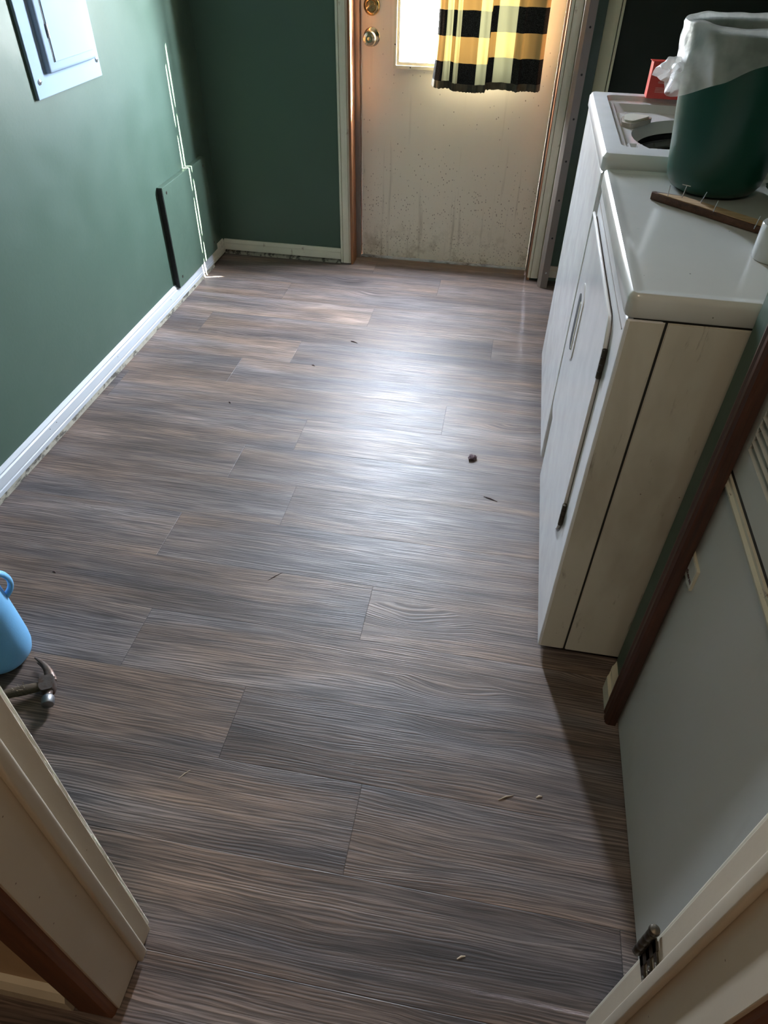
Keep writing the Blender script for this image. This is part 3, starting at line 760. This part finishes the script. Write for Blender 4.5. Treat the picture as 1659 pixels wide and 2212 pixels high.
bm = box(.266, .291, 1.842, 1.896, wz-.031, wz-.026)
for (a, b_, c_, d_) in ((.266, .270, 1.842, 1.896), (.287, .291, 1.842, 1.896), (.266, .291, 1.842, 1.847), (.266, .291, 1.891, 1.896)): add_box(bm, a, b_, c_, d_, wz-.030, wz-.012)
obj('lid_latch', bm, 'appl', ws)

# ------------------------------------------------------------------ things on the appliances
# red carton
rb = thing('red_carton', (.43, 2.37, wz), 'small red cardboard carton on the washing machine, behind the bagged bin', 'box')
rm = T(.352, 2.352, wz)@RZ(-2)@RX(-4)
bm = box(0, .17, 0, .062, 0, .088, bev=.0012, mtx=rm); obj('carton', bm, 'red', rb)
bm = NB()
for k in range(6): add_box(bm, .030, .030+.012+.006*((k*7) % 3), -.0008, 0, .070-.004*k, .0715-.004*k, mtx=rm)
for k in range(2): add_box(bm, .024, .060, -.0008, 0, .041-.003*k, .042-.003*k, mtx=rm)
for k in range(4): add_box(bm, .020, .050+.004*(k % 2), -.0008, 0, .026-.0035*k, .027-.0035*k, mtx=rm)
obj('printed_text', bm, 'redprint', rb)
bm = box(-.004, .165, .0, .062, .0885, .0895, bev=.0003, mtx=rm); obj('flap', bm, 'red', rb)

# waste bin with liner
BC = Vector((.420, 1.640, .916))
bk = thing('waste_bin', BC, 'dark green plastic waste bin standing on the dryer top', 'waste bin')
obj('body', lathe([(.0, 0), (.070, 0), (.084, .006), (.094, .020), (.098, .040), (.126, .270), (.131, .274), (.131, .282), (.125, .282), (.120, .270), (.092, .030), (.0, .020)], 56, T(*BC), cap=False), 'bucket', bk, True)
def liner():
    bm = NB(); seg = 120; rings = []
    def ell(a): return 0
    # from inside the bin, over the rim, down the outside
    prof_n = 26
    for i in range(prof_n+1):
        f = i/prof_n; row = []
        for k in range(seg):
            a = 2*math.pi*k/seg; deg = math.degrees(a) % 360
            # skirt length depends on direction: long on the left (180), short at the front right
            dl = .054+.020*math.cos(math.radians(deg-190))+.012*math.sin(math.radians(deg*2+40))+.006*math.sin(math.radians(deg*5))
            tail = math.exp(-((deg-212)/16)**2)
            dl += .010*tail
            dn = noise.noise(Vector((math.cos(a)*3, math.sin(a)*3, f*4)))
            dn2 = noise.noise(Vector((math.cos(a)*9, math.sin(a)*9, f*7+5)))
            if f < .35:
                g = f/.35; z = .120+.165*g; r = .098+.028*(z-.04)/.23-.009-.010*(1-g)
                r -= .006*abs(dn2)
            elif f < .5:
                g = (f-.35)/.15; an = math.pi*g
                r = .1265-.0095*math.cos(an)+.002; z = .285+.006*math.sin(an)
            else:
                g = (f-.5)/.5; z = .285-dl*g; r = .098+.028*(z-.04)/.23+.0075+.004*g
                r += .006*abs(dn)*g*2+.004*abs(dn2)
                r += tail*.050*g**2.0; z -= tail*.010*g*g
            z += .004*dn
            row.append(bm.verts.new((BC.x+r*math.cos(a), BC.y+r*math.sin(a), BC.z+z)))
        rings.append(row)
    for p, q in zip(rings, rings[1:]):
        for k in range(seg): bm.faces.new((p[k], p[(k+1) % seg], q[(k+1) % seg], q[k]))
    return bm
ln = thing('bin_liner', (BC.x, BC.y, BC.z+.15), 'translucent white plastic bag folded over the green waste bin rim', 'bin liner')
obj('bag', liner(), 'film', ln, True)
# crumpled knot of the bag at the left
def crumple(c, sx_, sy_, sz_, seed, sub=4, amp=.45):
    bm = NB(); bmesh.ops.create_icosphere(bm, subdivisions=sub, radius=1)
    for v in bm.verts:
        n1 = noise.noise(v.co*1.6+Vector((seed, 0, 0))); n2 = abs(noise.noise(v.co*4+Vector((0, seed, 0))))
        s = 1+amp*n1+amp*.7*n2
        v.co = Vector((v.co.x*sx_*s, v.co.y*sy_*s, v.co.z*sz_*s))+Vector(c)
    return bm
def pinch_tail():
    """gathered plastic corner fanning out to the left of the bin"""
    bm = NB(); root = Vector((BC.x-.128, BC.y-.040, BC.z+.215)); d = Vector((-.86, -.35, -.50)).normalized(); sd_ = d.cross(Vector((0, 0, 1))).normalized(); up = sd_.cross(d)
    rows = []
    for i in range(15):
        f = i/14; row = []
        w = .016+.010*math.sin(f*math.pi*.9)+.008*f; c0 = root+d*(.042*f-.012)
        for k in range(28):
            a = 2*math.pi*k/28
            nn = noise.noise(Vector((math.cos(a)*2.2, math.sin(a)*2.2, f*2.5)))
            r = w*(1+.55*nn+.22*math.sin(a*5+f*4))
            row.append(bm.verts.new(c0+sd_*r*math.cos(a)+up*r*.75*math.sin(a)+d*.012*nn*f))
        rows.append(row)
    for p, q in zip(rows, rows[1:]):
        for k in range(28): bm.faces.new((p[k], p[(k+1) % 28], q[(k+1) % 28], q[k]))
    return bm
obj('gathered_corner', pinch_tail(), 'film', ln, True)

# nail-studded wooden batten
A_, B_ = Vector((.2830, 1.5420, .9150)), Vector((.495, 1.352, .9150))
dxy = (B_-A_); Lb = dxy.length; ang = math.degrees(math.atan2(dxy.y, dxy.x))
mb = T(*A_)@RZ(ang)
bt = thing('nailed_wood_batten', A_, 'brown wooden batten with nails sticking up, lying on the dryer top', 'wood batten')
bm = NB(); add_prism(bm, [(0, .006), (.004, 0), (Lb, 0), (Lb, .034), (.055, .034), (.004, .014)], 0, .0125, 'z', mtx=mb)
obj('stained_strip', bm, 'batten_out', bt)
bm = NB(); add_prism(bm, [(.016, .0035), (Lb, .0035), (Lb, .031), (.060, .031), (.020, .010)], .0122, .0136, 'z', mtx=mb)
obj('bare_wood_face', bm, 'batten_in', bt)
nl = [((.315, 1.521), (-.001, 0, .022)), ((.341, 1.515), (.003, 0, .025)), ((.373, 1.492), (.006, 0, .022)), ((.390, 1.448), (.003, 0, .021)), ((.449, 1.372), (.003, 0, .022))]
for i, (p, d) in enumerate(nl):
    b0 = Vector((p[0], p[1], .926)); b1 = b0+Vector(d)*1.05
    n_ = obj('nail', tube([b0, b1], .0009, 8), 'screw', bt)
    if i == 1:
        obj('bent_head', tube([b1+Vector((-.009, .001, .001)), b1+Vector((.007, -.001, -.001))], .0008, 8), 'screw', n_)
# roll of tape standing on the dryer
rl = thing('tape_roll', (.462, 1.262, .9145), 'white roll with a brown cardboard core standing on the dryer near its corner', 'roll')
RC = T(.4625, 1.2665, .9145)
obj('roll', lathe([(.0355, 0), (.0365, .002), (.0365, .055), (.0355, .057), (.024, .0565), (.023, .054), (.023, .002), (.0355, 0)], 48, RC, cap=False), 'tape', rl, True)
obj('core', lathe([(.0232, .001), (.0232, .0565), (.020, .0568), (.0195, .001), (.0232, .001)], 40, RC, cap=False), 'core', rl, True)
# rag
rg = crumple((.566, 1.555, .936), .052, .050, .021, 3.1, 5, .35)
for v in rg.verts:
    if v.co.z < .9168: v.co.z = .9168
tag(obj('crumpled_rag', rg, 'rag', smooth=True), 'crumpled teal-grey terry rag on the dryer top at the picture edge', 'rag')

# ------------------------------------------------------------------ furnace and its casing on the right
FXP = .393
fu = thing('furnace_cabinet', (.6, .63, 0), 'off-white furnace cabinet with louvred upper door and raised badge, right edge', 'furnace')
obj('cabinet', box(FXP+.022, .95, .345, .920, .0, 1.76), 'furn', fu)
ld = obj('lower_door', box(FXP, FXP+.020, .340, .924, .004, .700, bev=.003), 'furn', fu)
lip = [(FXP+.004, .692), (FXP-.003, .694), (FXP-.0055, .698), (FXP-.0055, .702), (FXP-.003, .705), (FXP-.0015, .706), (FXP-.0015, .712), (FXP+.004, .713)]
obj('door_lip', prism(lip, .342, .916, 'y'), 'cream_edge', ld, True)
obj('door_gap', box(FXP+.002, FXP+.02, .342, .922, .713, .7215), 'dark', fu)
bm = box(FXP+.0005, FXP+.02, .340, .924, .721, .775, bev=.0015); add_box(bm, FXP+.0005, FXP+.02, .884, .924, .774, 1.34, bev=.0015); add_box(bm, FXP+.0005, FXP+.02, .340, .40, .774, 1.34, bev=.0015); add_box(bm, FXP+.0005, FXP+.02, .340, .924, 1.34, 1.75, bev=.0015)
ud = obj('upper_door', bm, 'furn', fu)
obj('louvre_void', box(FXP+.018, FXP+.021, .40, .884, .775, 1.34), 'dark', ud)
nslat = 40
for k in range(nslat):
    z = .7755+k*.0141
    obj('louvre_slat', prism([(FXP+.016, z+.0105), (FXP+.0005, z-.0005), (FXP-.0008, z+.0010), (FXP+.016, z+.0120)], .400, .8835, 'y'), 'furn_dirty' if k < 9 else 'furn', ud)
bg_ = obj('badge', prism(rounded([(.853, .497), (.930, .497), (.930, .546), (.853, .546)], .004), FXP-.0045, FXP+.001, 'x'), 'cream_edge', ld)
obj('badge_face', prism(rounded([(.8565, .500), (.928, .500), (.928, .5425), (.8565, .5425)], .003), FXP-.0052, FXP-.004, 'x'), 'furn', bg_)
def text_obj(name, s, size, mtx, mat, parent, ext=.0004):
    cu = bpy.data.curves.new(name, 'FONT'); cu.body = s; cu.size = size; cu.extrude = ext; cu.space_character = 1.0
    to = bpy.data.objects.new(name+'_tmp', cu); COL.objects.link(to)
    dg = bpy.context.evaluated_depsgraph_get(); dg.update()
    me = bpy.data.meshes.new_from_object(to.evaluated_get(dg)); bpy.data.objects.remove(to)
    bm = NB(); bm.from_mesh(me); bmesh.ops.transform(bm, matrix=mtx, verts=bm.verts)
    return obj(name, bm, mat, parent)
# face looks towards -X: text runs from far to near
mt = Matrix(((0, 0, -1, FXP-.0054), (-1, 0, 0, .9185), (0, 1, 0, .5085), (0, 0, 0, 1)))
text_obj('lettering', 'Intertherm', .0138, mt, 'print_dark', bg_)
# brown wooden casing round the furnace opening
cp = [(.388, .893), (.372, .893), (.367, .896), (.3645, .900), (.3670, .903), (.3645, .906), (.3645, .914), (.3675, .919), (.3650, .926), (.367, .934), (.372, .937), (.388, .937)]
bm = prism(cp, 0.0, 1.80, 'z')
struct('trim_6', bm, 'brown', 'dark brown moulded wood casing between the green wall end and the furnace', 'door casing')

# ------------------------------------------------------------------ doorway the camera looks through
def jamb_side(s, xj):
    """s=+1: jamb face looks to +X (left side of the picture)"""
    d = thing('door_jamb', (xj, .27, 0), 'worn cream wooden door jamb at the bottom %s, %s' % (('left', 'beside the blue jug and hammer') if s > 0 else ('right', 'with a tarnished hinge')), 'door jamb')
    a, b_ = sorted((xj-s*.020, xj))
    obj('jamb_board', box(a, b_, YH+.004, .328, .006, 2.03, bev=.001), 'jamb', d)
    a, b_ = sorted((xj, xj+s*.0105))
    obj('door_stop', box(a, b_, .2765, .2955, .010, 2.02, bev=.0035, seg=3), 'jamb', d, True)
    a, b_ = sorted((xj-s*.055, xj-s*.004))
    obj('room_casing', box(a, b_, .325, .336, .012, 2.07, bev=.0015), 'old_trim', d)
    return d
jl = jamb_side(1, -.455)
jr = jamb_side(-1, .300)
struct('trim_7', prism([(-.4600, YH+.006), (-.4600, YH-.004), (-.463, YH-.010), (-.520, YH-.010), (-.528, YH-.005), (-.528, YH+.006)], 0, 2.08, 'z'), 'hallwood', 'chestnut brown hallway casing at the bottom left beside the jamb', 'door casing')
struct('trim_8', prism([(.3050, YH+.006), (.3050, YH-.004), (.308, YH-.010), (.366, YH-.010), (.374, YH-.005), (.374, YH+.006)], 0, 2.08, 'z'), 'hallwood', 'dark brown hallway casing at the bottom right corner', 'door casing')
bm = box(-.476, .322, YH+.004, .328, 2.03, 2.05); struct('trim_9', bm, 'jamb', 'cream head jamb over the doorway, above the camera', 'door jamb')
# hinge: knuckles at the room-side corner of the right jamb, leaf let into the jamb face
hg = thing('door_hinge', (.295, .33, .36), 'tarnished steel door hinge leaf on the bottom right door jamb', 'hinge')
hx, hy_ = .2925, .3335
segs = [(.352, .369), (.371, .387), (.389, .405), (.407, .424)]
for i, (z0, z1) in enumerate(segs):
    if i in (1,): pass
    obj('knuckle', lathe([(.0052, 0), (.0060, .001), (.0060, z1-z0-.001), (.0052, z1-z0)], 14, T(hx, hy_, z0)), 'darkmetal', hg, True)
obj('pin', lathe([(.0035, .350), (.0035, .428), (.0066, .430), (.0072, .434), (.0060, .438), (.002, .440)], 16, T(hx, hy_, 0)), 'darkmetal', hg, True)
bm = NB()
for (z0, z1) in ((.344, .359), (.373, .388), (.402, .416)):
    add_box(bm, .2975, .2995, .2960, .3300, z0, z1, bev=.0006)
add_box(bm, .2975, .2995, .3165, .3310, .344, .420, bev=.0006)
obj('leaf', bm, 'darkmetal', hg)
for z, y in ((.3515, .304), (.3805, .308), (.409, .304)):
    obj('screw', lathe([(.0034, 0), (.0028, .001), (.0, .0013)], 14, T(.2974, y, z)@RY(-90)), 'screw', hg)

# ------------------------------------------------------------------ jug and hammer at the left
JC = Vector((-1.042, .812, 0))
jg = thing('blue_jug', JC, 'sky blue plastic jug with a side handle on the floor at the left edge', 'jug')
obj('body', lathe([(0, .003), (.044, .002), (.056, .006), (.064, .016), (.068, .032), (.069, .055), (.067, .11), (.064, .17), (.061, .215), (.054, .240), (.038, .256), (.022, .262), (.022, .286), (.020, .288), (0, .288)], 56, T(*JC)), 'jug', jg, True)
hd = Vector((.66, .75, 0)).normalized()
hp = []
for f in range(19):
    a = math.radians(-90+180*f/18)
    hp.append(JC+hd*(.048+.034*math.cos(a))+Vector((0, 0, .215+.040*math.sin(a))))
obj('handle', tube(hp, [(.010, .006)]*19, 14, side=hd.cross(Vector((0, 0, 1)))), 'jug', jg, True)
obj('cap', lathe([(.024, .282), (.026, .284), (.026, .304), (.023, .308), (0, .309)], 32, T(*JC)), 'white_trim', jg, True)

# claw hammer lying on its side; x local = head axis towards the face, y local = away from handle
HC = Vector((-.888, .748, .020))
hax = (Vector((-.860, .700, 0))-Vector((-.893, .765, 0))).normalized()    # towards the striking face
hbx = Vector((-hax.y, hax.x, 0))                                           # away from the handle (right)
if hbx.x < 0: hbx = -hbx
MH = Matrix(((hax.x, hbx.x, 0, HC.x), (hax.y, hbx.y, 0, HC.y), (0, 0, 1, HC.z), (0, 0, 0, 1)))
if MH.to_3x3().determinant() < 0: pass
hm = thing('claw_hammer', (HC.x, HC.y, 0), 'rusty claw hammer lying on the floor beside the left door jamb', 'hammer')
def hammer_head():
    bm = NB()
    # cheek block
    ol = rounded([(-.020, -.017), (.010, -.017), (.022, -.010), (.022, .012), (.006, .016), (-.016, .014)], .005)
    add_prism(bm, [tuple(p) for p in ol], -.013, .013, 'z', mtx=MH)
    # neck
    add_lathe(bm, [(.0098, .018), (.0088, .028), (.0098, .034)], 20, MH@T(0, .002, 0)@RY(90))
    # claw: two tines curving back towards the handle side
    for s in (-1, 1):
        pts, rad = [], []
        for k in range(11):
            f = k/10; x = -.012-.066*f; y = .004-.034*f**1.9; z = s*(.0055+.004*f)
            pts.append(MH@Vector((x, y, z))); rad.append((.0105*(1-f)+.0022, .0055*(1-f*.6)))
        add_tube(bm, pts, rad, 10)
    return bm
hh = obj('head', hammer_head(), 'hamsteel', hm, True)
obj('striking_face', lathe([(.0098, .032), (.0125, .035), (.0138, .038), (.0138, .053), (.0128, .0555), (0, .0562)], 30, MH@T(0, .002, 0)@RY(90)), 'hamface', hh, True)
pts = [MH@Vector((.001, -.006-.014*k, .000)) for k in range(20)]
rad = [(.0105, .0085)]+[(.0108+.002*math.sin(k*.5), .0085+.0012*math.sin(k*.5)) for k in range(1, 20)]
obj('handle', tube(pts, rad, 14), 'hamhandle', hm, True)
bm = NB(); random.seed(3)
for k in range(9):
    p = MH@Vector((random.uniform(-.006, .006), random.uniform(-.075, -.045), .008)); add_tube(bm, [p, p+Vector((random.uniform(-.01, .01), random.uniform(-.006, .006), random.uniform(.002, .012)))], .0005, 5)
obj('frayed_fibres', bm, 'chip', hm)

# ------------------------------------------------------------------ bits on the floor
def bit(name, mat, p0, p1, r, label, cat, flat=.4):
    mid = (Vector(p0)+Vector(p1))/2+Vector((0, 0, r*.6))
    bm = tube([Vector(p0), mid+Vector((0, .0015, 0)), Vector(p1)], [(r*.5, r*.5*flat), (r, r*flat), (r*.4, r*.4*flat)], 8)
    zmin = min(v.co.z for v in bm.verts); bmesh.ops.translate(bm, verts=bm.verts, vec=(0, 0, .0003-zmin))
    tag(obj(name, bm, mat, smooth=True), label, cat)
bm = crumple((-.005, 1.806, .006), .012, .012, .006, 9.3, 3, .6)
zm = min(v.co.z for v in bm.verts); bmesh.ops.translate(bm, verts=bm.verts, vec=(0, 0, .0003-zm))
tag(obj('lint_scrap', bm, 'lint'), 'small purple-grey scrap of lint in the middle of the floor', 'debris')
bit('twig', 'print_dark', (.045, 1.622, .001), (.088, 1.606, .001), .0014, 'thin dark curved twig on the floor, left of the dryer front', 'debris', 1)
bit('twig', 'print_dark', (-.56, 2.497, .001), (-.53, 2.487, .001), .0018, 'tiny dark twig on the floor in front of the door, left one', 'debris', 1)
bit('wood_splinter', 'chip', (.140, .676, .001), (.170, .692, .001), .0013, 'pale wood splinter on the dark floor, in front of the furnace', 'debris', 1)
bit('pebble_chip', 'chip', (.216, .695, .001), (.228, .700, .001), .0022, 'small pale chip on the floor near the shadow of the dryer', 'debris')
bit('wood_splinter', 'chip', (.084, .380, .001), (.098, .387, .001), .0018, 'tiny pale splinter at the bottom centre of the floor', 'debris')
bit('wood_splinter', 'chip', (-.517, .600, .001), (-.500, .622, .001), .0009, 'thin pale fibre on the floor right of the left jamb', 'debris')
bit('grit', 'print_dark', (-.668, 2.280, .001), (-.656, 2.276, .001), .0030, 'dark speck of grit on the floor toward the far left', 'debris')
bit('grit', 'print_dark', (-.895, 1.966, .001), (-.886, 1.962, .001), .0026, 'dark speck of grit on the floor along the left side', 'debris')
bit('grit', 'print_dark', (-1.076, 1.086, .001), (-1.066, 1.084, .001), .0022, 'dark speck of grit on the floor above the blue jug', 'debris')
bit('wood_splinter', 'print_dark', (-.47, 1.20, .001), (-.50, 1.165, .001), .0008, 'thin dark hair-like fibre on the mid floor', 'debris', 1)
